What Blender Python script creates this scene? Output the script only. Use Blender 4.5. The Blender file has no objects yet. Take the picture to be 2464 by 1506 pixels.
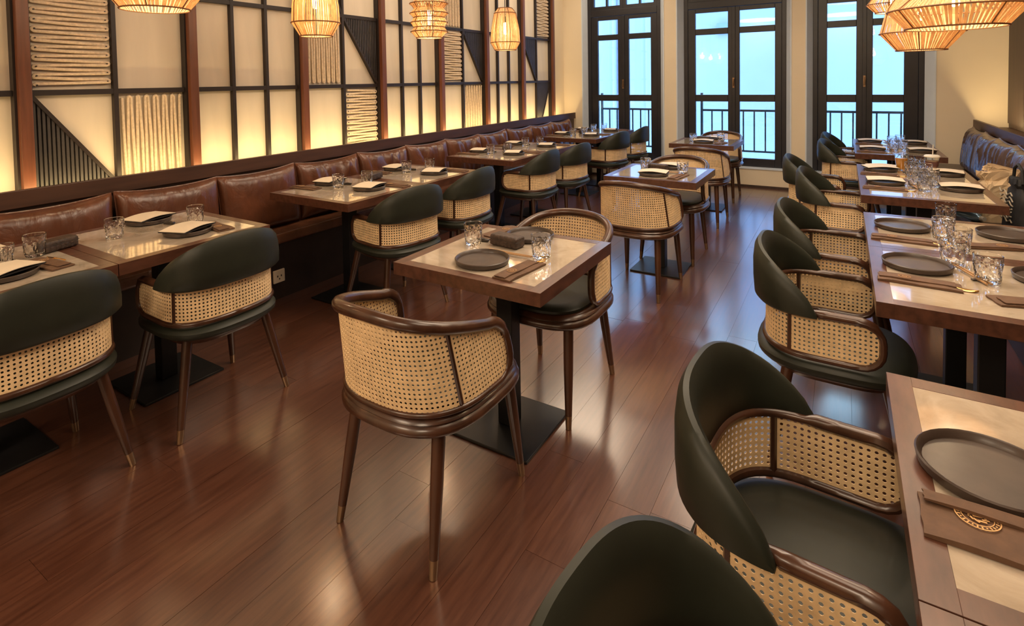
import bpy, math, random
from mathutils import Matrix, Vector
PI = math.pi
random.seed(7)
SC = bpy.context.scene
COL = SC.collection

# ------------------------------------------------------------------ camera
F_PX, CX, CY = 1321.29, 1202.40, 242.17
YAW, PITCH, ROLL, CAM_H = 0.5602, -0.0364, -0.0170, 1.4824
fw = Vector((-math.sin(YAW)*math.cos(PITCH), math.cos(YAW)*math.cos(PITCH), math.sin(PITCH)))
r0 = Vector((math.cos(YAW), math.sin(YAW), 0)); u0 = r0.cross(fw)
rr = math.cos(ROLL)*r0 + math.sin(ROLL)*u0
uu = -math.sin(ROLL)*r0 + math.cos(ROLL)*u0
cam_d = bpy.data.cameras.new('camera'); cam = bpy.data.objects.new('camera', cam_d); COL.objects.link(cam)
cam_d.sensor_width = 36; cam_d.lens = F_PX/2464*36
cam_d.shift_x = (1232-CX)/2464; cam_d.shift_y = (CY-753)/2464
cam_d.clip_start = .02
M = Matrix(((rr.x, uu.x, -fw.x, 0), (rr.y, uu.y, -fw.y, 0), (rr.z, uu.z, -fw.z, CAM_H), (0, 0, 0, 1)))
cam.matrix_world = M
SC.camera = cam

# ------------------------------------------------------------------ world, lights, exposure
SC.view_settings.view_transform = 'Standard'; SC.view_settings.look = 'None'
SC.view_settings.gamma = 1; SC.view_settings.use_curve_mapping = False
SC.view_settings.exposure = 0.0
W = bpy.data.worlds.new('overcast_sky'); SC.world = W; W.use_nodes = True
bg = W.node_tree.nodes['Background']; bg.inputs[0].default_value = (.44, .74, 1.0, 1); bg.inputs[1].default_value = 12.5

def area(name, loc, sx, sy, power, col, rot=(0, 0, 0), shape='RECTANGLE'):
    l = bpy.data.lights.new(name, 'AREA'); l.shape = shape; l.size = sx; l.size_y = sy
    l.energy = power; l.color = col
    o = bpy.data.objects.new(name, l); COL.objects.link(o); o.location = loc; o.rotation_euler = rot
    return o
WARM = (1, .66, .36)
for (x, y, p) in ((-2.9, 3.8, 11), (-2.9, 6.2, 11), (-.75, 2.8, 22), (-.8, 4.4, 9), (-1.0, 6.2, 6),
                  (.15, 1.3, 12), (-2.2, -1.9, 30), (.0, -1.9, 30), (-2.9, 7.3, 6), (.45, 3.2, 15), (.45, 5.4, 8)):
    area('ceiling_fill', (x, y, 3.16), 1.3, 1.3, p*2.0, (1, .78, .56), shape='DISK')  # unseen soft fill lights, added under the ceiling to brighten the room
area('cove_light_left', (-3.622, 3.65, .915), 8.3, .022, 26, (1, .70, .30), rot=(PI+math.radians(-28), 0, PI/2))
area('cove_light_right', (1.266, 3.65, .915), 8.3, .022, 42, (1, .70, .32), rot=(PI+math.radians(28), 0, PI/2))

# ------------------------------------------------------------------ material helpers
def nmat(name):
    m = bpy.data.materials.new(name); m.use_nodes = True
    nt = m.node_tree; return m, nt, nt.nodes['Principled BSDF']
def lk(nt, a, b): nt.links.new(a, b)
def tex_noise(nt, scale=5, detail=4, rough=.55, vec=None, stretch=None, dist=0):
    tc = nt.nodes.new('ShaderNodeTexCoord'); src = tc.outputs[vec or 'Object']
    if stretch:
        mp = nt.nodes.new('ShaderNodeMapping'); mp.inputs['Scale'].default_value = stretch
        lk(nt, src, mp.inputs['Vector']); src = mp.outputs[0]
    n = nt.nodes.new('ShaderNodeTexNoise'); n.inputs['Scale'].default_value = scale
    n.inputs['Detail'].default_value = detail; n.inputs['Roughness'].default_value = rough
    n.inputs['Distortion'].default_value = dist
    lk(nt, src, n.inputs['Vector']); return n.outputs['Fac']
def ramp(nt, fac, stops):
    r = nt.nodes.new('ShaderNodeValToRGB'); e = r.color_ramp.elements
    while len(e) < len(stops): e.new(.5)
    for i, (p, c) in enumerate(stops): e[i].position = p; e[i].color = (*c, 1)
    lk(nt, fac, r.inputs[0]); return r.outputs[0]
def bump(nt, b, fac, strength=.2, dist=.01):
    n = nt.nodes.new('ShaderNodeBump'); n.inputs['Strength'].default_value = strength; n.inputs['Distance'].default_value = dist
    lk(nt, fac, n.inputs['Height']); lk(nt, n.outputs[0], b.inputs['Normal'])
def simple(name, col, rough=.5, metal=0, var=.12, scale=8, bmp=0, stretch=None, coat=0, spec=.5, bdist=.004):
    m, nt, b = nmat(name)
    f = tex_noise(nt, scale, 4, stretch=stretch)
    lo = tuple(max(0, c*(1-var)) for c in col); hi = tuple(min(1, c*(1+var)) for c in col)
    lk(nt, ramp(nt, f, [(.3, lo), (.7, hi)]), b.inputs['Base Color'])
    b.inputs['Roughness'].default_value = rough; b.inputs['Metallic'].default_value = metal
    b.inputs['Specular IOR Level'].default_value = spec
    if coat: b.inputs['Coat Weight'].default_value = coat; b.inputs['Coat Roughness'].default_value = .15
    if bmp: bump(nt, b, f, bmp, bdist)
    return m
def emit(name, col, s):
    m, nt, b = nmat(name); b.inputs['Base Color'].default_value = (*col, 1)
    b.inputs['Emission Color'].default_value = (*col, 1); b.inputs['Emission Strength'].default_value = s
    return m
MT = {}
MT['chair_wood'] = simple('dark_walnut', (.058, .023, .012), .28, var=.45, scale=14, stretch=(1, 1, .15), coat=.3)
MT['table_wood'] = simple('table_walnut', (.088, .034, .020), .30, var=.35, scale=9, stretch=(4, 1, 4), coat=.25)
MT['post_wood'] = simple('post_walnut', (.135, .045, .022), .42, var=.3, scale=10, stretch=(3, 3, .2))
MT['lip_wood'] = simple('ledge_walnut', (.060, .026, .015), .45, var=.3, scale=8, stretch=(3, .3, 3))
MT['right_wood'] = simple('dark_panelling', (.045, .024, .017), .5, var=.3, scale=6, stretch=(3, 3, .2))
MT['green'] = simple('green_leather', (.019, .022, .015), .46, var=.18, scale=6, bmp=.06, spec=.4)
MT['cane'] = simple('woven_cane', (.80, .58, .33), .55, var=.14, scale=30, bmp=.2)
MT['black'] = simple('black_steel', (.010, .010, .011), .38, metal=.3, var=.2)
MT['tip'] = simple('bronze_tip', (.30, .19, .11), .3, metal=.8)
MT['panel'] = simple('fabric_panel', (.68, .60, .48), .8, var=.05, scale=3, bmp=.08, stretch=(1, 3, .4))
MT['bar'] = simple('black_bar', (.018, .011, .010), .45, var=.2)
MT['slat'] = simple('charcoal_slat', (.040, .035, .036), .42, var=.2)
MT['rope'] = simple('cotton_rope', (.66, .53, .38), .85, var=.16, scale=60, bmp=.5)
MT['cream'] = simple('cream_plaster', (.76, .66, .50), .75, var=.03, scale=2, bmp=.04)
MT['trim_white'] = simple('daylit_white_paint', (.62, .70, .80), .5, var=.03)  # cool white, with part of the daylight's blue put into the colour
MT['ceiling'] = simple('ceiling_paint', (.62, .55, .46), .85, var=.03)
MT['winframe'] = simple('navy_black_paint', (.016, .016, .022), .35, var=.2)
MT['plate'] = simple('brown_stoneware', (.050, .033, .025), .40, var=.25, scale=18, bmp=.03, coat=.1)
MT['napkin'] = simple('brown_napkin', (.115, .058, .030), .7, var=.18, scale=40, bmp=.3)
MT['holder'] = simple('brown_weave', (.045, .026, .018), .55, var=.5, scale=70, bmp=.8)
MT['paper'] = simple('menu_paper', (.70, .60, .46), .6, var=.04)
MT['cover'] = simple('menu_cover', (.020, .016, .014), .5, var=.2)
MT['emblem_gold'] = simple('printed_gold', (.62, .36, .15), .45, metal=.3, var=.2)
MT['gold'] = simple('brushed_gold', (.80, .46, .16), .22, metal=1, var=.08)
MT['bamboo'] = simple('bamboo_wood', (.42, .24, .11), .5, var=.2, stretch=(1, 6, 6))
MT['ceramic'] = simple('dark_ceramic', (.03, .022, .018), .3)
MT['socket'] = simple('white_plastic', (.62, .52, .40), .45)
MT['bag'] = simple('kraft_paper', (.62, .47, .30), .8, var=.12, scale=14, bmp=.4)
MT['tote'] = simple('black_fabric', (.010, .010, .012), .75, var=.3, scale=40, bmp=.3)
MT['tote_print'] = simple('grey_print', (.32, .28, .22), .7)
MT['steel'] = simple('blue_steel', (.30, .48, .70), .25, metal=.6)
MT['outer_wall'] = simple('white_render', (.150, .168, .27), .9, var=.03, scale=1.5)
MT['outer_grey'] = simple('grey_render', (.10, .13, .20), .9, var=.05)
MT['pavement'] = simple('pale_paving', (.5, .56, .6), .9)
MT['rail_iron'] = simple('painted_iron', (.03, .04, .055), .5)

def leather(name, col, rough):
    m, nt, b = nmat(name)
    f = tex_noise(nt, 3.2, 5, .6, stretch=(1, 1.4, .8), dist=.6)
    lk(nt, ramp(nt, f, [(.25, tuple(c*.55 for c in col)), (.55, col), (.8, tuple(min(1, c*1.7) for c in col))]), b.inputs['Base Color'])
    b.inputs['Roughness'].default_value = rough; b.inputs['Coat Weight'].default_value = .25; b.inputs['Coat Roughness'].default_value = .25
    f2 = tex_noise(nt, 9, 4, .55, stretch=(1, 1, .45), dist=1.2)
    bump(nt, b, f2, .45, .02); return m
MT['leather'] = leather('tan_brown_leather', (.100, .034, .016), .30)
MT['seat_leather'] = leather('bench_leather', (.120, .045, .020), .40)
MT['leather_r'] = leather('dark_brown_leather', (.095, .060, .048), .24)
MT['bench_r'] = leather('dull_brown_leather', (.085, .052, .040), .42)
MT['base_dark'] = simple('bench_plinth', (.022, .012, .009), .5, var=.2)

def stone():
    m, nt, b = nmat('beige_stone')
    f = tex_noise(nt, 5, 6, .62, dist=1.6)
    lk(nt, ramp(nt, f, [(.28, (.34, .27, .20)), (.5, (.47, .39, .30)), (.62, (.53, .45, .36)), (.75, (.41, .33, .25))]), b.inputs['Base Color'])
    b.inputs['Roughness'].default_value = .10; b.inputs['Coat Weight'].default_value = .9; b.inputs['Coat Roughness'].default_value = .04
    return m
MT['stone'] = stone()

def planks():
    m, nt, b = nmat('red_brown_planks')
    oi = nt.nodes.new('ShaderNodeObjectInfo')
    f = tex_noise(nt, 7, 6, .6, stretch=(7, .55, 1), dist=.4)
    c = ramp(nt, f, [(.25, (.050, .015, .0075)), (.5, (.088, .030, .0155)), (.75, (.122, .045, .024))])
    hv = nt.nodes.new('ShaderNodeHueSaturation'); lk(nt, c, hv.inputs['Color'])
    mr = nt.nodes.new('ShaderNodeMapRange'); mr.inputs['To Min'].default_value = .90; mr.inputs['To Max'].default_value = 1.12
    lk(nt, oi.outputs['Random'], mr.inputs['Value']); lk(nt, mr.outputs[0], hv.inputs['Value'])
    lk(nt, hv.outputs[0], b.inputs['Base Color'])
    r = nt.nodes.new('ShaderNodeMapRange'); r.inputs['To Min'].default_value = .30; r.inputs['To Max'].default_value = .46
    lk(nt, f, r.inputs['Value']); lk(nt, r.outputs[0], b.inputs['Roughness'])
    b.inputs['Coat Weight'].default_value = .9; b.inputs['Coat Roughness'].default_value = .17; b.inputs['Coat IOR'].default_value = 2.2
    bump(nt, b, f, .06, .002); return m
MT['plank'] = planks()

def glass(name, tint=(1, 1, 1)):
    m, nt, b = nmat(name); b.inputs['Base Color'].default_value = (*tint, 1)
    b.inputs['Transmission Weight'].default_value = 1; b.inputs['Roughness'].default_value = .02; b.inputs['IOR'].default_value = 1.45
    return m
MT['glass'] = glass('clear_crystal')
MT['plastic'] = glass('clear_plastic', (.95, .95, .92))
def pane():
    m = bpy.data.materials.new('window_glass'); m.use_nodes = True; nt = m.node_tree; nt.nodes.clear()
    out = nt.nodes.new('ShaderNodeOutputMaterial'); mx = nt.nodes.new('ShaderNodeMixShader')
    fr = nt.nodes.new('ShaderNodeFresnel'); fr.inputs[0].default_value = 1.45
    t = nt.nodes.new('ShaderNodeBsdfTransparent'); t.inputs[0].default_value = (.92, .97, .98, 1)
    g = nt.nodes.new('ShaderNodeBsdfGlossy'); g.inputs['Roughness'].default_value = .02
    lk(nt, fr.outputs[0], mx.inputs[0]); lk(nt, t.outputs[0], mx.inputs[1]); lk(nt, g.outputs[0], mx.inputs[2]); lk(nt, mx.outputs[0], out.inputs[0])
    return m
MT['pane'] = pane()
def rattan():
    m = bpy.data.materials.new('rattan'); m.use_nodes = True; nt = m.node_tree; b = nt.nodes['Principled BSDF']
    f = tex_noise(nt, 40, 3, .5)
    c = ramp(nt, f, [(.3, (.72, .50, .28)), (.7, (.88, .68, .42))])
    lk(nt, c, b.inputs['Base Color']); b.inputs['Roughness'].default_value = .6
    tr = nt.nodes.new('ShaderNodeBsdfTranslucent'); lk(nt, c, tr.inputs[0])
    mx = nt.nodes.new('ShaderNodeMixShader'); mx.inputs[0].default_value = .45
    lk(nt, b.outputs[0], mx.inputs[1]); lk(nt, tr.outputs[0], mx.inputs[2]); lk(nt, mx.outputs[0], nt.nodes['Material Output'].inputs[0])
    return m
MT['rattan'] = rattan()
MT['rattan_dark'] = simple('rattan_ring', (.22, .095, .035), .6)
MT['bulb'] = emit('glowing_bulb', (1, .74, .40), 30)
MT['led'] = emit('led_strip', (1, .70, .30), 3)
MT['juice'] = simple('orange_drink', (.75, .32, .03), .2)
MT['coffee'] = simple('pink_brown_drink', (.50, .32, .22), .3)
MT['cup_label'] = simple('cup_label', (.10, .035, .03), .5)
MT['lid'] = simple('white_lid', (.72, .68, .60), .4)

# ------------------------------------------------------------------ mesh helpers
class MB:
    def __init__(s): s.v = []; s.f = []
    def add(s, vs, fs):
        o = len(s.v); s.v += [tuple(p) for p in vs]; s.f += [tuple(i+o for i in q) for q in fs]; return s
    def box(s, x0, x1, y0, y1, z0, z1):
        v = [(x0,y0,z0),(x1,y0,z0),(x1,y1,z0),(x0,y1,z0),(x0,y0,z1),(x1,y0,z1),(x1,y1,z1),(x0,y1,z1)]
        return s.add(v, [(3,2,1,0),(4,5,6,7),(0,1,5,4),(1,2,6,5),(2,3,7,6),(3,0,4,7)])
    def obox(s, c, a, b, d):           # centre and three half-axis vectors
        c, a, b, d = map(Vector, (c, a, b, d))
        v = [c+sx*a+sy*b+sz*d for sz in (-1,1) for sx, sy in ((-1,-1),(1,-1),(1,1),(-1,1))]
        return s.add(v, [(3,2,1,0),(4,5,6,7),(0,1,5,4),(1,2,6,5),(2,3,7,6),(3,0,4,7)])
    def lathe(s, prof, n=24, c=(0,0,0), rad=None):
        k = len(prof); vs = []; fs = []
        for i in range(n):
            a = 2*PI*i/n
            for j, (r, z) in enumerate(prof):
                q = r*(rad(i, j) if rad else 1); vs.append((c[0]+q*math.cos(a), c[1]+q*math.sin(a), c[2]+z))
        for i in range(n):
            i2 = (i+1) % n
            for j in range(k-1): fs.append((i*k+j, i2*k+j, i2*k+j+1, i*k+j+1))
        if prof[0][0] > 1e-6: fs.append(tuple(i*k for i in range(n))[::-1])
        if prof[-1][0] > 1e-6: fs.append(tuple(i*k+k-1 for i in range(n)))
        return s.add(vs, fs)
    def tube(s, path, r, n=8, closed=False, flat=1.0):
        P = [Vector(p) for p in path]; m = len(P); rs = r if hasattr(r, '__len__') else [r]*m
        vs = []; fs = []; up = None
        for i in range(m):
            a = P[i-1] if (i > 0 or closed) else P[i]; b = P[(i+1) % m] if (i < m-1 or closed) else P[i]
            t = (b-a).normalized()
            if up is None:
                up = Vector((0,0,1)) if abs(t.z) < .9 else Vector((1,0,0))
            x = t.cross(up)
            if x.length < 1e-4: x = t.cross(Vector((.3,.9,.1)))
            x.normalize(); y = x.cross(t).normalized(); up = y
            for q in range(n):
                an = 2*PI*q/n; vs.append(P[i]+x*(rs[i]*math.cos(an))+y*(rs[i]*flat*math.sin(an)))
        for i in range(m if closed else m-1):
            i2 = (i+1) % m
            for q in range(n): fs.append((i*n+q, i*n+(q+1) % n, i2*n+(q+1) % n, i2*n+q))
        if not closed: fs.append(tuple(range(n))[::-1]); fs.append(tuple((m-1)*n+q for q in range(n)))
        return s.add(vs, fs)
    def rings(s, rings, cap0=True, cap1=True):   # list of closed rings with equal counts
        n = len(rings[0]); vs = [p for r in rings for p in r]; fs = []
        for i in range(len(rings)-1):
            for q in range(n): fs.append((i*n+q, i*n+(q+1) % n, (i+1)*n+(q+1) % n, (i+1)*n+q))
        if cap0: fs.append(tuple(range(n))[::-1])
        if cap1: fs.append(tuple((len(rings)-1)*n+q for q in range(n)))
        return s.add(vs, fs)
    def prism(s, pts, z0, z1):
        n = len(pts); vs = [(x,y,z0) for x,y in pts]+[(x,y,z1) for x,y in pts]
        fs = [tuple(range(n))[::-1], tuple(range(n,2*n))]+[(i,(i+1)%n,n+(i+1)%n,n+i) for i in range(n)]
        return s.add(vs, fs)
    def mesh(s, name, mat, smooth=False):
        me = bpy.data.meshes.new(name); me.from_pydata(s.v, [], s.f); me.materials.append(MT[mat])
        if smooth:
            me.polygons.foreach_set('use_smooth', [True]*len(me.polygons))
            if hasattr(me, 'set_sharp_from_angle'): me.set_sharp_from_angle(angle=math.radians(45))
        me.update(); return me
def put(name, me, parent=None, loc=(0,0,0), rot=(0,0,0)):
    o = bpy.data.objects.new(name, me); COL.objects.link(o); o.location = loc; o.rotation_euler = rot
    if parent: o.parent = parent
    return o
def part(name, mb, mat, parent=None, smooth=False, bev=0, seg=2, loc=(0,0,0), rot=(0,0,0), kind=None):
    o = put(name, mb.mesh(name, mat, smooth), parent, loc, rot)
    if bev:
        b = o.modifiers.new('bevel', 'BEVEL'); b.width = bev; b.segments = seg; b.limit_method = 'ANGLE'; b.angle_limit = .6
    if kind: o['kind'] = kind
    return o
def tag(o, label, cat, group=None):
    o['label'] = label; o['category'] = cat
    if group: o['group'] = group
    return o
def thing(name, loc=(0,0,0), rz=0):
    o = bpy.data.objects.new(name, None); COL.objects.link(o); o.location = loc; o.rotation_euler = (0,0,rz)
    o.empty_display_size = .1; return o
def struct(o): o['kind'] = 'structure'; return o
def copy_tree(o, parent=None):
    c = o.copy(); COL.objects.link(c)
    if parent: c.parent = parent
    for ch in list(o.children): copy_tree(ch, c)
    return c
class Kind:
    """first call places the built thing itself, later calls place copies of it and its parts"""
    def __init__(s, build): s.build = build; s.root = None
    def place(s, loc, rz, label, cat, group=None):
        if s.root is None: o = s.root = s.build()
        else: o = copy_tree(s.root)
        o.location = loc; o.rotation_euler = (0,0,rz)
        return tag(o, label, cat, group)

# ------------------------------------------------------------------ room shell
XL, XR, YB, H = -3.786, 1.52, 7.976, 3.2
Y0 = -2.6
fl = struct(part('floor', MB().box(XL-.1, XR+.1, Y0-.1, 8.3, -.12, -.012), 'base_dark'))
pw, gap = .147, .0009
nx = int((XR-XL)/pw)+1; plk = {}
for i in range(nx):
    x0 = XL+i*pw; x1 = min(x0+pw, XR)
    if x1-x0 < .02: continue
    y = Y0+random.random()*.9-1.0
    while y < YB:
        ln = 1.5+random.choice((0, .18, .36)); ya, yb = max(y, Y0), min(y+ln, YB+.0)
        y += ln
        if yb-ya < .05: continue
        dz = random.uniform(-.0004, .0004)
        part('plank', MB().box(-(x1-x0)/2+gap/2, (x1-x0)/2-gap/2, -(yb-ya)/2+gap/2, (yb-ya)/2-gap/2, -.012, dz), 'plank', fl, loc=((x0+x1)/2, (ya+yb)/2, 0))
struct(part('ceiling', MB().box(XL-.1, XR+.1, Y0-.1, 8.3, H, H+.1), 'ceiling'))
struct(part('wall_back', MB().box(XL-.1, XR+.1, Y0-.1, Y0, 0, H), 'cream'))
wl = struct(part('wall_left', MB().box(XL-.12, XL-.02, Y0, 8.3, 0, H).box(XL-.021, XL, 7.49, 8.0, 0, H), 'cream'))
wr = struct(part('wall_right', MB().box(XR, XR+.1, Y0, 8.3, 0, H), 'right_wood'))
for k in range(12):
    y1 = 7.965-k*.62
    part('panel', MB().box(XR-.012, XR, y1-.612, y1, .93, H), 'right_wood', wr)
# window wall: piers, low wall, head
YF = 8.12
OPEN = [(-3.47, -2.20), (-2.02, -.575), (-.41, .89)]
SILL = .245
mb = MB(); xs = [XL-.02]+[v for o in OPEN for v in o]+[XR]
for i in range(0, len(xs), 2): mb.box(xs[i], xs[i+1], YB, 8.3, SILL, H)
mb.box(XL-.02, XR, YB, 8.3, 0, SILL)
for a, b in OPEN: mb.box(a, b, YB, 8.3, 2.98, H)
wf = struct(part('wall_front', mb, 'cream'))
for a, b in OPEN:
    part('sill', MB().box(a+.002, b-.002, YB-.012, YF-.01, SILL, SILL+.012), 'trim_white', wf)
for (a, b), fx in zip(OPEN, ((-3.42, -2.275), (-1.945, -.638), (-.338, .80))):   # white splayed linings of the reveals
    for p, q, c in ((a, fx[0], -1), (b, fx[1], 1)):
        pts = [(p+.004*c, YB-.006), (p-.010*c, YB-.006), (q, YF-.032), (q, YF+.05), (p+.004*c, YF+.05)]
        part('reveal_lining', MB().prism(pts if c > 0 else pts[::-1], SILL+.0125, 2.978), 'trim_white', wf)
struct(part('baseboard_front', MB().box(XL, XR, YB-.012, YB, 0, .03), 'right_wood'))

# windows: frame, two leaves each with three panes, fanlights, handle
WIN = [((-3.42, -2.275), [(-3.257, -2.932), (-2.762, -2.426)]),
       ((-1.945, -.638), [(-1.789, -1.357), (-1.208, -.775)]),
       ((-.338, .80), [(-.182, .127), (.297, .606)])]
ZB, ZT = .257, 2.975
for n, ((x0, x1), gl) in enumerate(WIN):
    w = struct(thing('window_%d' % (n+1), ((x0+x1)/2, YF, ZB)))
    ox, oz = (x0+x1)/2, ZB
    fr = MB()
    a, b = OPEN[n]
    for (p, q) in ((x0, x0+.055), (x1-.055, x1)): fr.box(p-ox, q-ox, -.03, .05, 0, ZT-oz)
    fr.box(x0+.055-ox, x1-.055-ox, -.03, .05, 2.445-oz, 2.545-oz).box(x0+.055-ox, x1-.055-ox, -.03, .05, ZT-.05-oz, ZT-oz)
    part('frame', fr, 'winframe', w, bev=.004)
    mid = (gl[0][1]+gl[1][0])/2
    for k, (g0, g1) in enumerate(gl):
        l0, l1 = (x0+.056, mid-.001) if k == 0 else (mid+.001, x1-.056)
        lf = MB(); L0, L1, G0, G1 = l0-ox, l1-ox, g0-ox, g1-ox
        lf.box(L0, G0, -.02, .03, 0, 2.442-oz).box(G1, L1, -.02, .03, 0, 2.442-oz)
        for za, zb in ((ZB, .367), (1.14, 1.234), (2.077, 2.161), (2.385, 2.442)): lf.box(G0, G1, -.02, .03, za-oz, zb-oz)
        leaf = part('door_leaf', lf, 'winframe', w, bev=.004)
        for za, zb in ((.367, 1.14), (1.234, 2.077), (2.161, 2.385)):
            part('pane', MB().box(G0, G1, .002, .008, za-oz, zb-oz), 'pane', leaf)
        # fanlight above the leaf
        fb = MB().box(L0, L0+.05, -.02, .03, 2.546-oz, ZT-.051-oz).box(L1-.05, L1, -.02, .03, 2.546-oz, ZT-.051-oz)
        fb.box(L0+.05, L1-.05, -.02, .03, 2.546-oz, 2.60-oz).box((L0+L1)/2-.015, (L0+L1)/2+.015, -.02, .03, 2.6-oz, ZT-.051-oz)
        fa = part('fanlight', fb, 'winframe', w)
        part('pane', MB().box(L0+.05, (L0+L1)/2-.015, .002, .008, 2.6-oz, ZT-.051-oz), 'pane', fa)
        part('pane', MB().box((L0+L1)/2+.015, L1-.05, .002, .008, 2.6-oz, ZT-.051-oz), 'pane', fa)
        if k == 0:
            part('astragal', MB().box(mid-.022-ox, mid+.022-ox, -.034, -.02, 0, 2.44-oz), 'winframe', w, bev=.004)
            part('handle', MB().box(mid-.012-ox, mid+.012-ox, -.046, -.034, 1.33-oz, 1.47-oz).tube([(mid-ox, -.046, 1.36-oz), (mid-ox, -.075, 1.36-oz), (mid+.01-ox, -.08, 1.45-oz)], .008, 8), 'tip', w)
    # balcony railing outside this window
    rl = thing('balcony_railing', ((x0+x1)/2, 8.52, 0)); hw = (x1-x0)/2-.06
    if n == 1: hw = .50
    part('top_rail', MB().box(-hw, hw, -.012, .012, .98, 1.01), 'rail_iron', rl)
    part('bottom_rail', MB().box(-hw, hw, -.012, .012, .40, .425), 'rail_iron', rl)
    for sx in (-1, 1): part('post', MB().box(sx*hw-.016, sx*hw+.016, -.016, .016, .12, 1.25), 'rail_iron', rl)
    nb = max(3, round(2*hw/.135))
    for j in range(1, nb):
        x = -hw+2*hw*j/nb
        part('baluster', MB().box(x-.009, x+.009, -.009, .009, .425, .98), 'rail_iron', rl)
    tag(rl, 'dark iron balcony railing outside the %s window' % ('left', 'middle', 'right')[n], 'railing', 'balcony railings')
# outside: pale building across the lane
ow = struct(part('wall_opposite', MB().box(-16, 12, 11.6, 12.2, -4, 3.9), 'outer_wall'))
for x in (-9.5, -7.1, -3.35, -.75, 1.6): part('pilaster', MB().box(x-.22, x+.22, 11.54, 11.6, -4, 3.9), 'outer_wall', ow)
for x in (-6.2, -4.85):
    part('shutter', MB().box(x-.16, x+.16, 11.56, 11.6, 1.35, 2.1), 'outer_wall', ow)
part('vent_box', MB().box(-2.13, -1.93, 11.5, 11.6, 2.36, 2.54), 'outer_grey', ow)
part('drain_pipe', MB().tube([(-4.25, 11.53, -3), (-4.25, 11.53, 3.9)], .05, 10), 'outer_wall', ow, smooth=True)
struct(part('trim_balcony', MB().box(-4, 2, 8.3, 8.62, -.15, .12), 'outer_grey'))
struct(part('ground_lane', MB().box(-16, 12, 8.62, 11.6, -4.1, -4), 'pavement'))

# ------------------------------------------------------------------ left feature wall
PY0, PP, PW = 1.113, .9033, .056
ZS, ZM, ZTOP = .905, 1.458, 2.078
def cell(y0, y1, z0, z1):
    """cream fabric panel; its origin is the panel centre on the wall face"""
    cy, cz = (y0+y1)/2, (z0+z1)/2
    return part('fabric_panel', MB().box(-.02, 0, y0-cy, y1-cy, z0-cz, z1-cz), 'panel', wl, loc=(XL, cy, cz)), (y1-y0)/2, (z1-z0)/2
def rope_h(y0, y1, z0, z1, seed=0):
    p, hy, hz = cell(y0, y1, z0, z1); rnd = random.Random(seed)
    a = hy-.026; n = int(2*hz/.052); path = []
    for k in range(n):
        z = hz-.02-k*(2*hz-.05)/(n-.3); j = rnd.uniform(-.003, .003)
        path += [(.016, -a, z+j), (.020, 0, z-.007), (.016, a, z-.013+j), (.017, a+.008, z-.0155), (.018, a+.011, z-.021), (.019, a+.008, z-.0265), (.020, a, z-.029+j)]
        path += [(.018, 0, z-.031), (.016, -a, z-.036+j), (.017, -a-.008, z-.039), (.018, -a-.011, z-.044), (.017, -a-.008, z-.049)]
    part('rope', MB().tube(path[:-1], .0098, 7), 'rope', p, smooth=True)
    pg = MB()
    for k in range(n):
        z = hz-.02-k*(2*hz-.05)/(n-.3)
        pg.box(0, .03, -a-.001, -a+.006, z-.044, z-.037).box(0, .03, a-.005, a+.002, z-.024, z-.018)
    part('rope_pegs', pg, 'bar', p, kind='stuff')
def rope_v(y0, y1, z0, z1, seed=0, pitch=.05):
    p, hy, hz = cell(y0, y1, z0, z1); rnd = random.Random(seed)
    a = hz-.026; n = int(2*hy/pitch); path = []
    for k in range(n):
        y = -hy+.02+k*(2*hy-.05)/(n-.3); j = rnd.uniform(-.003, .003)
        path += [(.016, y+j, a), (.02, y+.006, 0), (.016, y+.011+j, -a), (.017, y+.0135, -a-.007), (.018, y+.019, -a-.010), (.019, y+.0245, -a-.007), (.02, y+.027, -a)]
        path += [(.018, y+.030, 0), (.016, y+.036+j, a), (.017, y+.038, a+.007), (.018, y+.043, a+.010), (.017, y+.048, a+.007)]
    part('rope', MB().tube(path[:-1], .0088, 7), 'rope', p, smooth=True)
def slats(y0, y1, z0, z1, corner):
    """triangle of vertical charcoal slats in front of the panel; corner = where its right angle lies"""
    p, hy, hz = cell(y0, y1, z0, z1); A = {'bl': ((-hy, hz), (hy, -hz)), 'tr': ((-hy, hz), (hy, -hz)), 'tl': ((hy, hz), (-hy*.3, -hz))}[corner]
    n = max(5, round(2*hy/.021)); w = 2*hy/n
    bk = {'bl': [(-hy, hz), (-hy, -hz), (hy, -hz)], 'tr': [(-hy, hz), (hy, -hz), (hy, hz)], 'tl': [(-hy, hz), (-hy, -hz), (-hy*.3, -hz), (hy, hz)]}[corner]
    v = [(x, y, z) for x in (.001, .006) for y, z in bk]; m = len(bk)
    part('backing', MB().add(v, [tuple(range(m)), tuple(range(m, 2*m))]+[(i, (i+1) % m, m+(i+1) % m, m+i) for i in range(m)]), 'slat', p)
    (ya, za), (yb, zb) = A
    for k in range(n):
        y = -hy+(k+.5)*w; t = (y-ya)/(yb-ya); zl = za+t*(zb-za); zl = max(-hz, min(hz, zl))
        lo, hi = ((-hz, zl) if corner == 'bl' else (zl, hz))
        if hi-lo < .02: continue
        part('slat', MB().box(.006, .024, y-w*.31, y+w*.31, lo, hi), 'slat', p)
    d = Vector((0, yb-ya, zb-za)); L = d.length/2; d.normalize(); nrm = Vector((0, -d.z, d.y))
    part('diagonal_bar', MB().obox((.016, (ya+yb)/2, (za+zb)/2), d*L, nrm*.010, (.016, 0, 0)), 'bar', p)
def plain(y0, y1, z0, z1): cell(y0, y1, z0, z1)
RH = .016; BW = .013
def hrail(y0, y1, z): part('rail', MB().box(XL, XL+.032, y0, y1, z-RH, z+RH), 'bar', wl, bev=.002)
def vbar(y, z0, z1): part('mullion', MB().box(XL, XL+.034, y-BW, y+BW, z0, z1), 'bar', wl, bev=.002)
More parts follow.
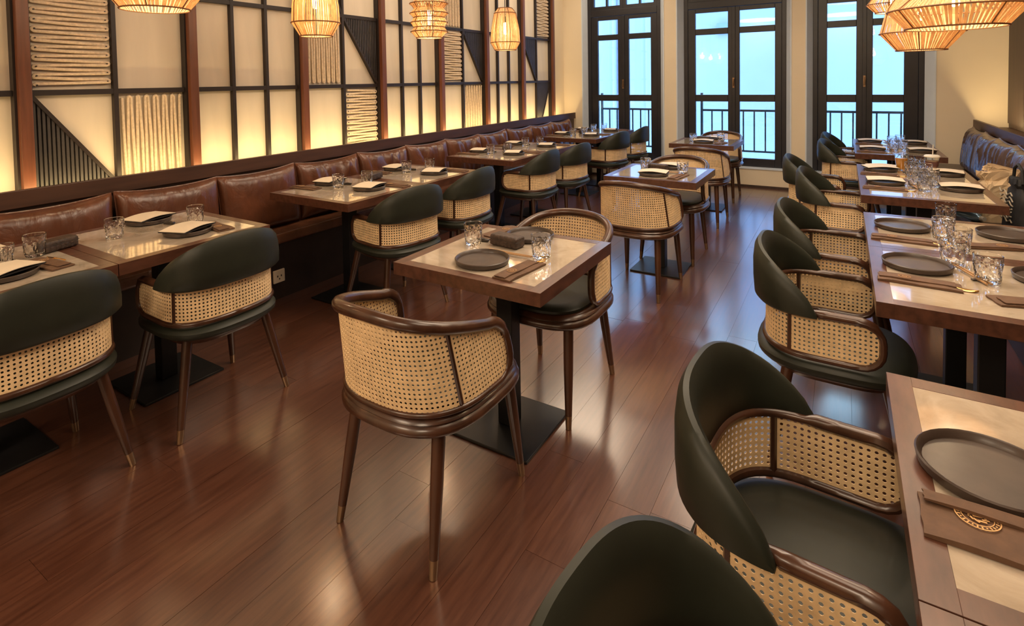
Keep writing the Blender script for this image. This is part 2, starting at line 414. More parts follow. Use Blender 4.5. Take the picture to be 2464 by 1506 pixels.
for n in range(-1, 8):
    y = PY0+PP*n
    part('post', MB().box(XL, XL+.086, y, y+PW, ZS, H), 'post_wood', wl, bev=.003)
    for yy in (y-.012, y+PW): part('post_edging', MB().box(XL, XL+.05, yy, yy+.012, ZS, H), 'bar', wl)
ZH = H-.01
for n in range(-2, 7):
    ya, yb = PY0+PP*n+PW+.012, PY0+PP*(n+1)-.012
    if n % 2:     # three plain columns with two rails
        c = [ya+(yb-ya)*k/3 for k in range(4)]
        for k in range(3):
            a, b = c[k]+(BW if k else 0), c[k+1]-(BW if k < 2 else 0)
            plain(a, b, ZS, ZM-RH); plain(a, b, ZM+RH, ZTOP-RH); plain(a, b, ZTOP+RH, ZH)
        for k in (1, 2): vbar(c[k], ZS, ZH)
        hrail(ya, yb, ZM); hrail(ya, yb, ZTOP)
    else:
        m = (ya+yb)/2; L, R = (ya, m-BW), (m+BW, yb); lo, md, hi = (ZS, ZM-RH), (ZM+RH, ZTOP-RH), (ZTOP+RH, ZH)
        vbar(m, ZS, ZH); hrail(ya, yb, ZM)
        if n != 0: hrail(ya, yb, ZTOP)
        if n == 0:
            rope_h(*L, ZM+RH, 2.5, 1); slats(*L, *lo, 'bl'); plain(*R, ZM+RH, ZH); rope_v(*R, *lo, 2); plain(*L, 2.5, ZH)
        elif n == 2:
            rope_v(*L, *md, 3); slats(*R, *md, 'tr'); plain(*L, *lo); rope_h(*R, *lo, 4); slats(*L, *hi, 'bl'); plain(*R, *hi)
        elif n == 4:
            rope_h(*L, *md, 5); slats(*R, *md, 'tr'); plain(*L, *lo); rope_v(*R, *lo, 6); rope_v(*L, *hi, 7); plain(*R, *hi)
        elif n == 6:
            slats(*L, *md, 'tr'); plain(*R, *md); plain(*L, *lo); slats(*R, *lo, 'tl'); plain(*L, *hi); rope_h(*R, *hi, 8)
        else:
            for q in (lo, md, hi): plain(*L, *q); plain(*R, *q)

# ledges that hide the light strips
def ledge(side):
    """wooden trough along the wall; its front lip hides the light strip"""
    if side == 'left': x0, x1, t0, t1, xm, ya, yb = -3.60, -3.57, XL-.02, -3.60, -3.622, -.6, 7.93
    else: x0, x1, t0, t1, xm, ya, yb = 1.215, 1.245, 1.245, XR-.013, 1.266, -.6, 7.93
    cx, cy = (x0+x1)/2, (ya+yb)/2
    o = struct(thing('trim_%s_ledge' % side, (cx, cy, .88)))
    part('lip', MB().box(x0-cx, x1-cx, ya-cy, yb-cy, -.008, .083), 'lip_wood', o, bev=.003)
    part('trough', MB().box(t0-cx, t1-cx, ya-cy, yb-cy, -.008, .004), 'lip_wood', o)
    part('light_strip', MB().box(xm-.010-cx, xm+.010-cx, ya+.05-cy, yb-.05-cy, .005, .014), 'led', o)
ledge('left'); ledge('right')

# ------------------------------------------------------------------ banquettes and cushions
def banquette(side):
    s = 1 if side == 'left' else -1
    xw, xf, xb = (XL, -3.27, -3.60) if side == 'left' else (XR-.012, .74, 1.245)
    ya, yb = -.6, (7.93 if side == 'left' else 7.96)
    o = thing('banquette_bench', ((xf+xb)/2, (ya+yb)/2, 0)); cx, cy = (xf+xb)/2, (ya+yb)/2
    lo, hi = sorted((xf, xb)); bl, bh = sorted((xf-.035*s, xb))
    part('plinth', MB().box(bl-cx, bh-cx, ya-cy, yb-cy, 0, .385), 'base_dark', o)
    part('seat', MB().box(lo-cx, hi-cx, ya-cy, yb-cy, .385, .455), 'seat_leather' if side == 'left' else 'bench_r', o, bev=.018, seg=3)
    w0, w1 = sorted((xb, xb-.06*s))
    struct(part('trim_%s_backrest' % side, MB().box(w0, w1, ya, yb, 0, .87), 'lip_wood' if side == 'left' else 'right_wood'))
    tag(o, 'long brown leather bench seat along the panelled left wall' if side == 'left' else 'dull brown leather bench seat along the right wall', 'bench')
banquette('left'); banquette('right')

def cushion_mesh(name, mat, w, h, T, seed, wr=1.0):
    rnd = random.Random(seed); NU, NV = 34, 24
    waves = [(rnd.uniform(2, 7), rnd.uniform(-2.2, 2.2), rnd.uniform(0, 6.28), rnd.uniform(.3, 1)) for _ in range(7)]
    folds = [(rnd.uniform(-.7, .7), rnd.uniform(-.6, .6), rnd.uniform(.035, .07), rnd.choice((-1, 1))*rnd.uniform(.6, 1)) for _ in range(9)]
    mb = MB(); vs = []; fs = []
    for side in (1, -1):
        base = len(vs)
        for j in range(NV+1):
            v = -1+2*j/NV
            for i in range(NU+1):
                u = -1+2*i/NU
                e = (max(0, 1-abs(u)**5)*max(0, 1-abs(v)**5))**.5
                t = T*(.10+.90*e)
                if side == 1:
                    q = sum(am*math.sin(fr*u*2.2+sl*v*2+ph) for fr, sl, ph, am in waves)*.0018*wr
                    for fu, fs_, fwid, am in folds:
                        d = u-fu-fs_*(v-.2)*.5; q += am*.016*wr*math.exp(-(d/fwid)**2)*(.4+.6*max(0, v+.5))
                    t += q*e
                px = u*w/2*(1-.03*(1-abs(v)**2)*abs(u)**3); pz = v*h/2*(1-.05*(1-abs(u)**2))-.012*(1-u*u)*(v > 0)*v
                vs.append((t*side*.5, px, pz))
        for j in range(NV):
            for i in range(NU):
                a = base+j*(NU+1)+i; q = (a, a+1, a+NU+2, a+NU+1); fs.append(q if side == 1 else q[::-1])
    n1 = (NU+1)*(NV+1); rim = [i for i in range(NU+1)]+[j*(NU+1)+NU for j in range(1, NV+1)]+[NV*(NU+1)+i for i in range(NU-1, -1, -1)]+[j*(NU+1) for j in range(NV-1, 0, -1)]
    for k in range(len(rim)):
        a, b = rim[k], rim[(k+1) % len(rim)]; fs.append((b, a, a+n1, b+n1))
    mb.add(vs, fs); me = mb.mesh(name, mat, False)
    me.polygons.foreach_set('use_smooth', [True]*len(me.polygons))
    edge = [((vs[i][0]+vs[i+n1][0])/2, vs[i][1]*1.0, vs[i][2]*1.0) for i in rim]
    return me, MB().tube(edge, .006, 6, closed=True).mesh('piping', mat, True)
ORD = ['first', 'second', 'third', 'fourth', 'fifth', 'sixth', 'seventh', 'eighth', 'ninth', 'tenth', 'eleventh', 'twelfth', 'thirteenth', 'fourteenth']
CL = [cushion_mesh('cushion_cover', 'leather', .606, .43, .15, s, w) for s, w in ((1, .6), (2, 2.2), (3, 2.6), (4, 2.4))]
CR = [cushion_mesh('cushion_cover', 'leather_r', .60, .45, .17, s, 1.6) for s in (11, 12, 13)]
for k in range(12):
    y = .834+.615*(k-1)+.3075; v = 0 if k < 4 else 1+k % 3
    tilt = random.uniform(-.02, .02)
    o = thing('back_cushion', (-3.50, y, .455)); o.rotation_euler = (tilt, 0, random.uniform(-.03, .03))
    put('cover', CL[v][0], o, (0, 0, .212), (0, -.12, 0)); put('piping', CL[v][1], o, (0, 0, .212), (0, -.12, 0))
    lab = ('smooth ' if k < 4 else 'creased ')+'brown leather back cushion on the left bench, %s from the camera end' % ORD[k]
    tag(o, lab, 'cushion', 'leather cushions along the left bench')
for k in range(8):
    y = 7.33-.6*k-.30*(k > 0)*0
    o = thing('back_cushion', (1.145, y, .455)); o.rotation_euler = (random.uniform(-.02, .02), 0, PI+random.uniform(-.04, .04))
    put('cover', CR[k % 3][0], o, (0, 0, .222), (0, -.14, 0)); put('piping', CR[k % 3][1], o, (0, 0, .222), (0, -.14, 0))
    tag(o, 'creased dark leather back cushion on the right bench, %s from the window wall' % ORD[k], 'cushion', 'leather cushions along the right bench')
o = thing('power_socket', (-3.227, 2.30, .19))
part('face_plate', MB().box(-.006, .008, -.043, .043, -.043, .043), 'socket', o, bev=.004)
part('socket_holes', MB().box(.008, .0092, -.018, -.010, -.004, .008).box(.008, .0092, .010, .018, -.004, .008).box(.008, .0092, -.004, .004, -.022, -.012), 'bar', o)
tag(o, 'small square pale power socket on the front of the left bench', 'socket')

# ------------------------------------------------------------------ chairs
def ucurve(hw, yb, yf, n=121, ex=.86):
    """horseshoe in plan, resampled by arc length; returns f(s) -> (point, outward normal), half length"""
    y0 = -.02; bd = y0-yb; P = []
    for k in range(15): P.append(Vector((hw, yf+(y0-yf)*k/14)))
    for k in range(1, 60):
        a = PI*k/60; P.append(Vector((hw*math.copysign(abs(math.cos(a))**ex, math.cos(a)), y0-bd*math.sin(a)**ex)))
    for k in range(15): P.append(Vector((-hw, y0+(yf-y0)*k/14)))
    d = [0]
    for i in range(1, len(P)): d.append(d[-1]+(P[i]-P[i-1]).length)
    T = d[-1]
    def at(s):
        q = min(max(s+T/2, 0), T); i = 0
        while i < len(d)-2 and d[i+1] < q: i += 1
        t = (q-d[i])/max(1e-9, d[i+1]-d[i]); return P[i].lerp(P[i+1], t)
    def f(s):
        p = at(s); a, b = at(s-.012), at(s+.012); t = (b-a).normalized()
        return p, Vector((-t.y, t.x))*-1
    return f, T/2
def weave(P3, S, zlo, zhi, pitch, rad, thick=.0016):
    """cane webbing: a sheet with real octagonal holes, cut to the rounded frame"""
    ns = int(2*S/pitch); ps = 2*S/ns; V = []; F = []; cache = {}
    def vert(s, z, o):
        k = (round(s, 5), round(z, 5), o)
        if k not in cache: cache[k] = len(V); V.append(tuple(P3(s, z, o)))
        return cache[k]
    zmin = min(zlo(0), zlo(S)); zmax = max(zhi(0), zhi(S*.99))
    nz = int((zmax-zmin)/pitch)
    for i in range(ns):
        s0 = -S+i*ps; sc = s0+ps/2; a, b = zlo(sc), zhi(sc); ea = S-abs(sc)
        if ea < rad:
            q = rad-math.sqrt(max(0, rad*rad-(rad-ea)**2)); a += q; b -= q
        for j in range(nz):
            z0 = zmin+j*pitch; zc = z0+pitch/2
            if zc < a-pitch*.2 or zc > b+pitch*.2: continue
            lay = []
            for o in (thick/2, -thick/2):
                c = [vert(s0, z0, o), vert(s0+ps, z0, o), vert(s0+ps, z0+pitch, o), vert(s0, z0+pitch, o)]
                h = [vert(sc+ps*.27*math.cos(PI/8+PI/4*k-PI), zc+pitch*.27*math.sin(PI/8+PI/4*k-PI), o) for k in range(8)]
                lay.append((c, h))
            for w, (c, h) in enumerate(lay):
                # h order: starts at angle -157.5 deg (lower left), counter-clockwise
                q = [(c[0], c[1], h[2], h[1]), (c[1], c[2], h[4], h[3]), (c[2], c[3], h[6], h[5]), (c[3], c[0], h[0], h[7]),
                     (c[0], h[1], h[0]), (c[1], h[3], h[2]), (c[2], h[5], h[4]), (c[3], h[7], h[6])]
                F += q if w == 0 else [x[::-1] for x in q]
            for k in range(8): F.append((lay[0][1][k], lay[0][1][(k+1) % 8], lay[1][1][(k+1) % 8], lay[1][1][k]))
    mb = MB(); mb.v = V; mb.f = F; return mb
def outline_slab(pts, prof):
    """rings of one outline scaled about its centre: prof = [(z, grow in metres)]"""
    n = len(pts); cx = sum(p[0] for p in pts)/n; cy = sum(p[1] for p in pts)/n; R = []
    for z, g in prof:
        ring = []
        for x, y in pts:
            d = Vector((x-cx, y-cy)); L = d.length; q = max(.02, (L+g)/L); ring.append((cx+d.x*q, cy+d.y*q, z))
        R.append(ring)
    return R
def seat_outline(hw, yb, yf, n=48, ex=.72):
    yc = (yb+yf)/2; hy = (yf-yb)/2; out = []
    for k in range(n):
        a = 2*PI*k/n; c, s = math.cos(a), math.sin(a)
        w = hw*(1 if s > 0 else 1)
        out.append((w*math.copysign(abs(c)**ex, c), yc+hy*math.copysign(abs(s)**(ex if s < 0 else .6), s)))
    return out
def leg(parent, top, foot, r0=.021, r1=.012):
    t, f = Vector(top), Vector(foot); m = f.lerp(t, .13)
    l = part('leg', MB().tube([t, t.lerp(f, .4), m], [r0, r0*.93, r1*1.22], 12), 'chair_wood', parent, smooth=True)
    part('leg_tip', MB().tube([m, f], [r1*1.22, r1], 12), 'tip', l, smooth=True)
def loop_path(S, zlo, zhi, rad, nseg=5, ns=40):
    """frame loop in (s,z): up one arm end, along the top, down the other end, back along the bottom"""
    pts = []
    def corner(cs, cz, a0, a1, r):
        for k in range(nseg+1):
            a = a0+(a1-a0)*k/nseg; pts.append((cs+r*math.cos(a), cz+r*math.sin(a)))
    e = S-rad
    corner(-e, zlo(-S)+rad, 1.5*PI, PI, rad); corner(-e, zhi(-e)-rad, PI, .5*PI, rad)
    for k in range(1, ns): s = -e+2*e*k/ns; pts.append((s, zhi(s)))
    corner(e, zhi(e)-rad, .5*PI, 0, rad); corner(e, zlo(S)+rad, 0, -.5*PI, rad)
    for k in range(1, ns): s = e-2*e*k/ns; pts.append((s, zlo(s)))
    return pts

def build_tub():
    root = thing('tub_chair')
    f, S = ucurve(.241, -.211, .171, ex=.743)
    LEAN = .015
    def P3(s, z, o=0):
        p, n = f(s); q = p+n*(o+LEAN*(z-.48)); return Vector((q.x, q.y, z))
    zlo = lambda s: .472; zhi = lambda s: .632
    part('cane_panel', weave(P3, S-.012, zlo, zhi, .0152, .062), 'cane', root)
    lp = loop_path(S, zlo, zhi, .066)
    top = [(s, z) for s, z in lp]
    path = [P3(s, z, .007 if (z > .61 and abs(s) < S-.2) else 0) for s, z in lp]
    rad = [(.0165 if abs(s) > S-.200 else .0105) if z > .61 else .012 for s, z in lp]
    part('frame_rail', MB().tube(path, rad, 8, closed=True), 'chair_wood', root, smooth=True)
    for s in (-.265, .265):
        part('stile', MB().tube([P3(s, .472, .002), P3(s, .553, .002), P3(s, .632, .002)], .0085, 6), 'chair_wood', root, smooth=True)
    S1 = S-.194; rings = []; N = 44
    for k in range(N+1):
        s = -S1+2*S1*k/N; t = abs(s)/S1; h = .012+.203*max(0, 1-t**2.39)**.712
        th = .018+.034*min(1, (1-t)*3.2)**.5; zb = .622; p, n = f(s); prof = []
        for a, b in ((.30, 0), (.50, .06), (.56, .35), (.50, .70), (.36, .90), (.12, .99), (-.12, .985), (-.36, .88), (-.48, .66), (-.50, .33), (-.44, .06), (-.25, 0)):
            z = zb+h*b; q = p+n*(a*th-.017+.129*(z-zb)); prof.append((q.x, q.y-.153*(z-zb), z))
        rings.append(prof)
    part('backrest', MB().rings(rings), 'green', root, smooth=True)
    so = seat_outline(.256, -.236, .280)
    part('seat_base', MB().rings(outline_slab(so, [(.375, -.05), (.395, -.03), (.405, -.028)])), 'chair_wood', root, smooth=True)
    part('seat', MB().rings(outline_slab(so, [(.400, -.035), (.405, -.012), (.418, .002), (.436, .004), (.448, -.006), (.456, -.03), (.459, -.08), (.461, -.17)])), 'green', root, smooth=True)
    for sx in (-1, 1):
        leg(root, (sx*.180, -.120, .395), (sx*.255, -.178, 0)); leg(root, (sx*.185, .190, .395), (sx*.245, .272, 0))
    return root
def build_cane():
    root = thing('cane_armchair')
    f, S = ucurve(.248, -.269, .123, ex=.766)
    def P3(s, z, o=0):
        p, n = f(s); q = p+n*(o+.087*(z-.47)-.012); return Vector((q.x, q.y-.205*(z-.47), z))
    zlo = lambda s: .478
    def zhi(s): return .660+.120*(.5+.5*math.cos(PI*min(1, abs(s)/S)))**.574
    part('cane_panel', weave(P3, S-.012, zlo, zhi, .0152, .080), 'cane', root)
    lp = loop_path(S, zlo, zhi, .084, 7, 48); path = [P3(s, z) for s, z in lp]
    rad = [.0205 if z > zhi(s)-.02 else (.016 if z > .50 else .010) for s, z in lp]
    part('frame_rail', MB().tube(path, rad, 10, closed=True), 'chair_wood', root, smooth=True)
    for s in (-.285, .285):
        part('stile', MB().tube([P3(s, .478, .004), P3(s, .60, .004), P3(s, zhi(s), .004)], .0095, 6), 'chair_wood', root, smooth=True)
    so = seat_outline(.268, -.290, .280)
    part('seat_frame', MB().rings(outline_slab(so, [(.405, -.03), (.410, -.006), (.420, .004), (.432, .004), (.441, -.004), (.446, -.010), (.452, -.004), (.464, -.012), (.470, -.03), (.470, -.06)])), 'chair_wood', root, smooth=True)
    si = seat_outline(.238, -.238, .268)
    part('seat_cushion', MB().rings(outline_slab(si, [(.466, -.022), (.472, -.008), (.484, -.006), (.495, -.02), (.501, -.06), (.503, -.14)])), 'green', root, smooth=True)
    for sx in (-1, 1):
        leg(root, (sx*.178, -.185, .41), (sx*.205, -.258, 0), .022); leg(root, (sx*.185, .20, .41), (sx*.207, .255, 0), .022)
    return root
TUB, CANE = Kind(build_tub), Kind(build_cane)
LY = [.705, 1.415, 2.655, 3.365, 4.615, 5.325, 6.585, 7.295]
RY = [.5825, 1.2775, 2.4625, 3.1475, 4.325, 5.015, 6.405, 7.095]
LPOSE = [(-2.53, .745, 1.60), (-2.50, 1.426, 1.551), (-2.478, 2.676, 1.394), (-2.527, 3.41, 1.60), (-2.53, 4.573, 1.559), (-2.48, 5.21, 1.476), (-2.53, 6.572, 1.38), (-2.505, 7.33, 1.524)]
for k, (x, y, rz) in enumerate(LPOSE):
    TUB.place((x, y, 0), rz, 'green leather tub chair with cane band, %s along the left row' % ORD[k], 'chair', 'green tub chairs of the left row')
RPOSE = [(-.072, .62, -1.70), (-.054, 1.286, -1.646), (-.053, 2.465, -1.571), (-.05, 3.20, -1.62), (-.03, 4.42, -1.63), (-.17, 5.11, -1.6), (.03, 6.48, -1.68), (.035, 7.27, -1.67)]
for k, (x, y, rz) in enumerate(RPOSE):
    lab = ('green leather tub chair cut off by the bottom edge, at the nearest right table', 'large green tub chair with its seat in view, second along the right row')[k] if k < 2 else 'green leather tub chair with cane band, %s along the right row' % ORD[k]
    TUB.place((x, y, 0), rz, lab, 'chair', 'green tub chairs of the right row')
for (x, y, rz, lab) in ((-1.232, 1.487, -.018, 'cane back armchair nearest the camera, back turned, at the front centre table'),
                        (-1.188, 2.330, PI-.008, 'cane armchair facing the camera behind the front centre table'),
                        (-1.225, 3.832, -.034, 'cane armchair with its back turned at the middle centre table'),
                        (-1.205, 4.66, PI, 'cane armchair facing the camera behind the middle centre table'),
                        (-1.245, 5.90, 0, 'cane armchair with its back turned at the centre table by the windows'),
                        (-1.30, 7.12, PI, 'cane armchair between the farthest centre table and the middle window')):
    CANE.place((x, y, 0), rz, lab, 'chair', 'cane armchairs at the centre tables')

# ------------------------------------------------------------------ tables
def make_table(name, x0, x1, y0, y1, label, group):
    cx, cy = (x0+x1)/2, (y0+y1)/2; a, b = (x1-x0)/2-.0015, (y1-y0)/2-.0015; B = .048; zt, zb = .75, .700
    o = thing(name, (cx, cy, 0))
    for q in ((-a, -a+B, -b, b), (a-B, a, -b, b), (-a+B, a-B, -b, -b+B), (-a+B, a-B, b-B, b)):
        part('edge_board', MB().box(q[0], q[1], q[2], q[3], zb, zt), 'table_wood', o, bev=.0005, seg=1)
    part('stone_inlay', MB().box(-a+B, a-B, -b+B, b-B, zt-.02, zt-.0008), 'stone', o)
    part('underframe', MB().box(-a+B+.02, a-B-.02, -b+B+.02, b-B-.02, zb+.002, zt-.02), 'black', o)
    part('pedestal', MB().box(-.037, .037, -.037, .037, .012, zb+.002), 'black', o, bev=.004)
    part('base_plate', MB().box(-.19, .19, -.19, .19, 0, .012), 'black', o, bev=.003)
    return tag(o, label, 'table', group)
TD = {}
LTN = ['first left table', 'second left table', 'third left table', 'fourth left table', 'fifth left table', 'sixth left table', 'seventh left table', 'eighth left table']
RTN = ['first right table', 'second right table', 'third right table', 'fourth right table', 'fifth right table', 'sixth right table', 'seventh right table', 'eighth right table']
for k, y in enumerate(LY):
    make_table('dining_table', -3.30, -2.54, y-.355, y+.355, 'wood edged stone top table at the left bench, %s from the camera' % ORD[k], 'tables along the left bench')
for k, y in enumerate(RY):
    w = .3475 if k < 2 else (.3425 if k < 4 else .345)
    make_table('dining_table', .09, .77, y-w, y+w, 'wood edged stone top table at the right bench, %s from the camera' % ORD[k], 'tables along the right bench')
for (x, y, lab) in ((-1.218, 1.981, 'square wood edged table nearest the camera in the centre aisle'), (-1.203, 4.257, 'square table with bright window reflection in the middle of the centre aisle'), (-1.32, 6.53, 'square table in the centre aisle nearest the windows')):
    make_table('dining_table', x-.34, x+.34, y-.34, y+.34, lab, 'square tables in the centre aisle')

# ------------------------------------------------------------------ tableware
ZT_ = .7505
def build_plate():
    o = thing('plate')
    part('dish', MB().lathe([(0, .003), (.070, .003), (.074, 0), (.098, 0), (.107, .004), (.111, .020), (.108, .0225), (.104, .020), (.099, .0085), (.05, .0075), (0, .0075)], 36), 'plate', o, smooth=True)
    return o
def build_glass():
    o = thing('tumbler'); N = 40
    def rad(i, j):     # slanting flutes cut into the outer wall
        return 1.012-.055*abs(math.sin(PI*(i+j*1.0)/5)) if 2 <= j <= 7 else 1
    prof = [(0, .001), (.032, .0), (.0355, .004), (.0375, .016), (.0387, .030), (.0397, .044), (.0407, .058), (.0413, .068), (.0416, .076), (.0420, .094), (.0411, .095), (.0398, .093), (.0380, .05), (.0350, .017), (.031, .013), (0, .013)]
    part('cut_crystal_body', MB().lathe(prof, N, rad=rad), 'glass', o); return o
def build_holder():
    o = thing('condiment_holder')
    part('case', MB().box(-.075, .075, -.035, .035, 0, .050), 'holder', o, bev=.012, seg=3)
    part('lid_seam', MB().box(-.0755, .0755, -.0355, .0355, .030, .032), 'cover', o, bev=.0005, seg=1)
    lp = MB()
    for k in range(7): lp.box(-.07+k*.0212, -.058+k*.0212, -.0366, .0366, .006, .026)
    part('woven_bands', lp, 'holder', o, bev=.002, kind='stuff'); return o
def napkin_sheet(L, Wd, th):
    mb = MB(); NX, NY = 16, 5; top = []; vs = []; fs = []
    for s in (1, 0):
        for j in range(NY+1):
            for i in range(NX+1):
                x = -L/2+L*i/NX; y = -Wd/2+Wd*j/NY
                e = min(1, 6*min(i/NX, 1-i/NX, .999))*.35+.65
                z = th*(e*(.85+.15*math.sin(i*.5+j))) if s else 0
                vs.append((x+(.0012*math.sin(j*2.2) if i in (0, NX) else 0), y, z))
    n = (NX+1)*(NY+1)
    for s in (0, 1):
        for j in range(NY):
            for i in range(NX):
                a = s*n+j*(NX+1)+i; q = (a, a+1, a+NX+2, a+NX+1); fs.append(q if s == 0 else q[::-1])
    rim = [i for i in range(NX+1)]+[j*(NX+1)+NX for j in range(1, NY+1)]+[NY*(NX+1)+i for i in range(NX-1, -1, -1)]+[j*(NX+1) for j in range(NY-1, 0, -1)]
    for k in range(len(rim)): a, b = rim[k], rim[(k+1) % len(rim)]; fs.append((b, a, a+n, b+n))
    return mb.add(vs, fs)
def emblem(r=.026, z=.0):
    mb = MB()
    def ring(ra, rb, n=32):
        vs = []; fs = []
        for k in range(n):
            a = 2*PI*k/n
            for q, h in ((ra, 0), (rb, 0), (rb, .0006), (ra, .0006)): vs.append((q*math.cos(a), q*math.sin(a), z+h))
        for k in range(n):
            k2 = (k+1) % n
            for e in range(4): fs.append((k*4+e, k*4+(e+1) % 4, k2*4+(e+1) % 4, k2*4+e))
        mb.add(vs, fs)
    ring(r*.94, r); ring(r*.68, r*.72)
    for k in range(26):
        a = 2*PI*k/26; c = (math.cos(a)*r*.83, math.sin(a)*r*.83, z+.0003); d = Vector((math.cos(a), math.sin(a), 0)); t = Vector((-d.y, d.x, 0))
        mb.obox(c, d*r*(.075 if k % 3 else .04), t*r*.035, (0, 0, .0003))
    rnd = random.Random(5)
    for k in range(9):    # knot of strokes in the middle
        a = 2*PI*k/9+.3; c = (math.cos(a)*r*.36, math.sin(a)*r*.36, z+.0003); b = a+rnd.uniform(.6, 1.6)
        d = Vector((math.cos(b), math.sin(b), 0)); t = Vector((-d.y, d.x, 0)); mb.obox(c, d*r*rnd.uniform(.14, .24), t*r*.05, (0, 0, .0003))
    mb.obox((0, 0, z+.0003), (r*.2, r*.05, 0), (-r*.01, r*.05, 0), (0, 0, .0003)); return mb
def build_napkin():
    o = thing('napkin')
    part('folded_cloth', napkin_sheet(.235, .082, .009), 'napkin', o, smooth=True)
    part('top_fold', napkin_sheet(.215, .05, .005), 'napkin', o, smooth=True, loc=(-.006, .010, .0078))
    part('emblem', emblem(.019), 'bamboo', o, loc=(-.04, .008, .0132))['label'] = 'pale round printed emblem'
    return o
def build_spoon():
    o = thing('gold_spoon')
    mb = MB(); R = []
    for k in range(9):
        t = k/8; x = -.02+t*.055; w = .0145*math.sin(PI*min(1, .12+.88*t))**.6; R.append([(x, w*math.cos(a)*1, .004+.0035*math.sin(a)-.003*math.sin(PI*t)) for a in [2*PI*q/10 for q in range(10)]])
    mb.rings(R); part('bowl', mb, 'gold', o, smooth=True)
    part('handle', MB().tube([(-.019, 0, .0045), (-.05, 0, .006), (-.085, .001, .004)], [.004, .0035, .005], 8, flat=.6), 'gold', o, smooth=True)
    return o
def build_chopsticks():
    o = thing('chopsticks')
    for k, a in enumerate((-.004, .006)): part('stick', MB().tube([(-.11, a, .012), (.11, a*1.5, .006)], [.0026, .004], 8), 'bamboo', o, smooth=True)
    part('rest', MB().box(.05, .066, -.022, .026, 0, .0045), 'ceramic', o, bev=.002); return o
def build_menu():
    o = thing('menu')
    part('back_cover', MB().box(-.105, .105, -.075, .075, 0, .004), 'cover', o)
    mb = MB(); Rr = []
    for k in range(11):
        x = -.103+.206*k/10; z = .005+.008*math.sin(PI*k/10)**1.2; Rr.append([(x, -.073, z), (x, .073, z), (x, .073, z+.0022), (x, -.073, z+.0022)])
    mb.rings(Rr); part('pages', mb, 'paper', o); return o
def build_rest():
    o = thing('cutlery_rest')
    part('block', MB().box(-.03, .03, -.010, .010, 0, .012), 'ceramic', o, bev=.004)
    part('groove', MB().box(-.012, .012, -.0075, .0075, .0122, .0135), 'ceramic', o, bev=.001); return o
PLATE, GLASS, HOLD, NAP, SPOON, STICK, MENU, REST = map(Kind, (build_plate, build_glass, build_holder, build_napkin, build_spoon, build_chopsticks, build_menu, build_rest))
G = {'plate': 'stoneware plates', 'glass': 'crystal tumblers', 'hold': 'woven condiment holders', 'nap': 'folded brown napkins', 'spoon': 'gold spoons', 'stick': 'chopsticks laid on the tables', 'menu': 'menus on the tables', 'rest': 'small cutlery rests'}
def plate(x, y, lab, z=ZT_): return PLATE.place((x, y, z), random.uniform(0, 6), lab, 'plate', G['plate'])
def tumbler(x, y, lab, z=ZT_): return GLASS.place((x, y, z), random.uniform(0, 6), lab, 'glass', G['glass'])
def holder(x, y, lab, rz=0): return HOLD.place((x, y, ZT_), rz, lab, 'holder', G['hold'])
def napkin(x, y, lab, rz=0, z=ZT_): return NAP.place((x, y, z), rz, lab, 'napkin', G['nap'])
def spoon(x, y, lab, rz=0, z=ZT_): return SPOON.place((x, y, z), rz, lab, 'spoon', G['spoon'])
def sticks(x, y, lab, rz=0): return STICK.place((x, y, ZT_), rz, lab, 'chopsticks', G['stick'])
def menu(x, y, lab, rz=0, z=ZT_+.0235): return MENU.place((x, y, z), rz, lab, 'menu', G['menu'])
def rest(x, y, lab, rz=0): return REST.place((x, y, ZT_), rz, lab, 'cutlery rest', G['rest'])

# centre tables
CT = ['front centre table', 'middle centre table', 'centre table by the windows']
for k, (px, py, qx, qy, ga, gb, hx) in enumerate((
        (-1.235, 1.815, -1.235, 2.215, (-1.41, 2.005), (-1.055, 1.985), (-1.262, 2.055)),
        (-1.215, 4.11, -1.18, 4.50, (-1.34, 4.315), (-1.035, 4.25), (-1.25, 4.34)),
        (-1.33, 6.40, -1.29, 6.76, (-1.45, 6.44), (-1.18, 6.60), (-1.37, 6.61)))):
    t = CT[k]
    plate(px, py, 'brown rimmed plate on the near side of the %s' % t); plate(qx, qy, 'brown rimmed plate on the far side of the %s' % t)
    if k: menu(px, py, 'cream paper menu on the near plate of the %s' % t, .1); menu(qx, qy, 'cream paper menu on the far plate of the %s' % t, -.1)
    tumbler(*ga, 'cut crystal tumbler on the left of the %s' % t); tumbler(*gb, 'cut crystal tumbler on the right of the %s' % t)
    holder(*hx, 'dark woven holder in the middle of the %s' % t, -.12)
    napkin(px+.185, py-.015, 'folded brown napkin right of the near plate on the %s' % t, PI/2-.12)
    spoon(px+.200, py+.125, 'gold spoon by the napkin on the %s' % t, PI/2-.1)
    sticks(px+.05, py+.132, 'wooden chopsticks behind the near plate on the %s' % t, PI-.06)
    napkin(qx-.165, qy-.005, 'folded brown napkin left of the far plate on the %s' % t, -PI/2-.1)
    rest(qx-.16, qy-.155, 'small dark cutlery rest behind the left tumbler on the %s' % t, .2)
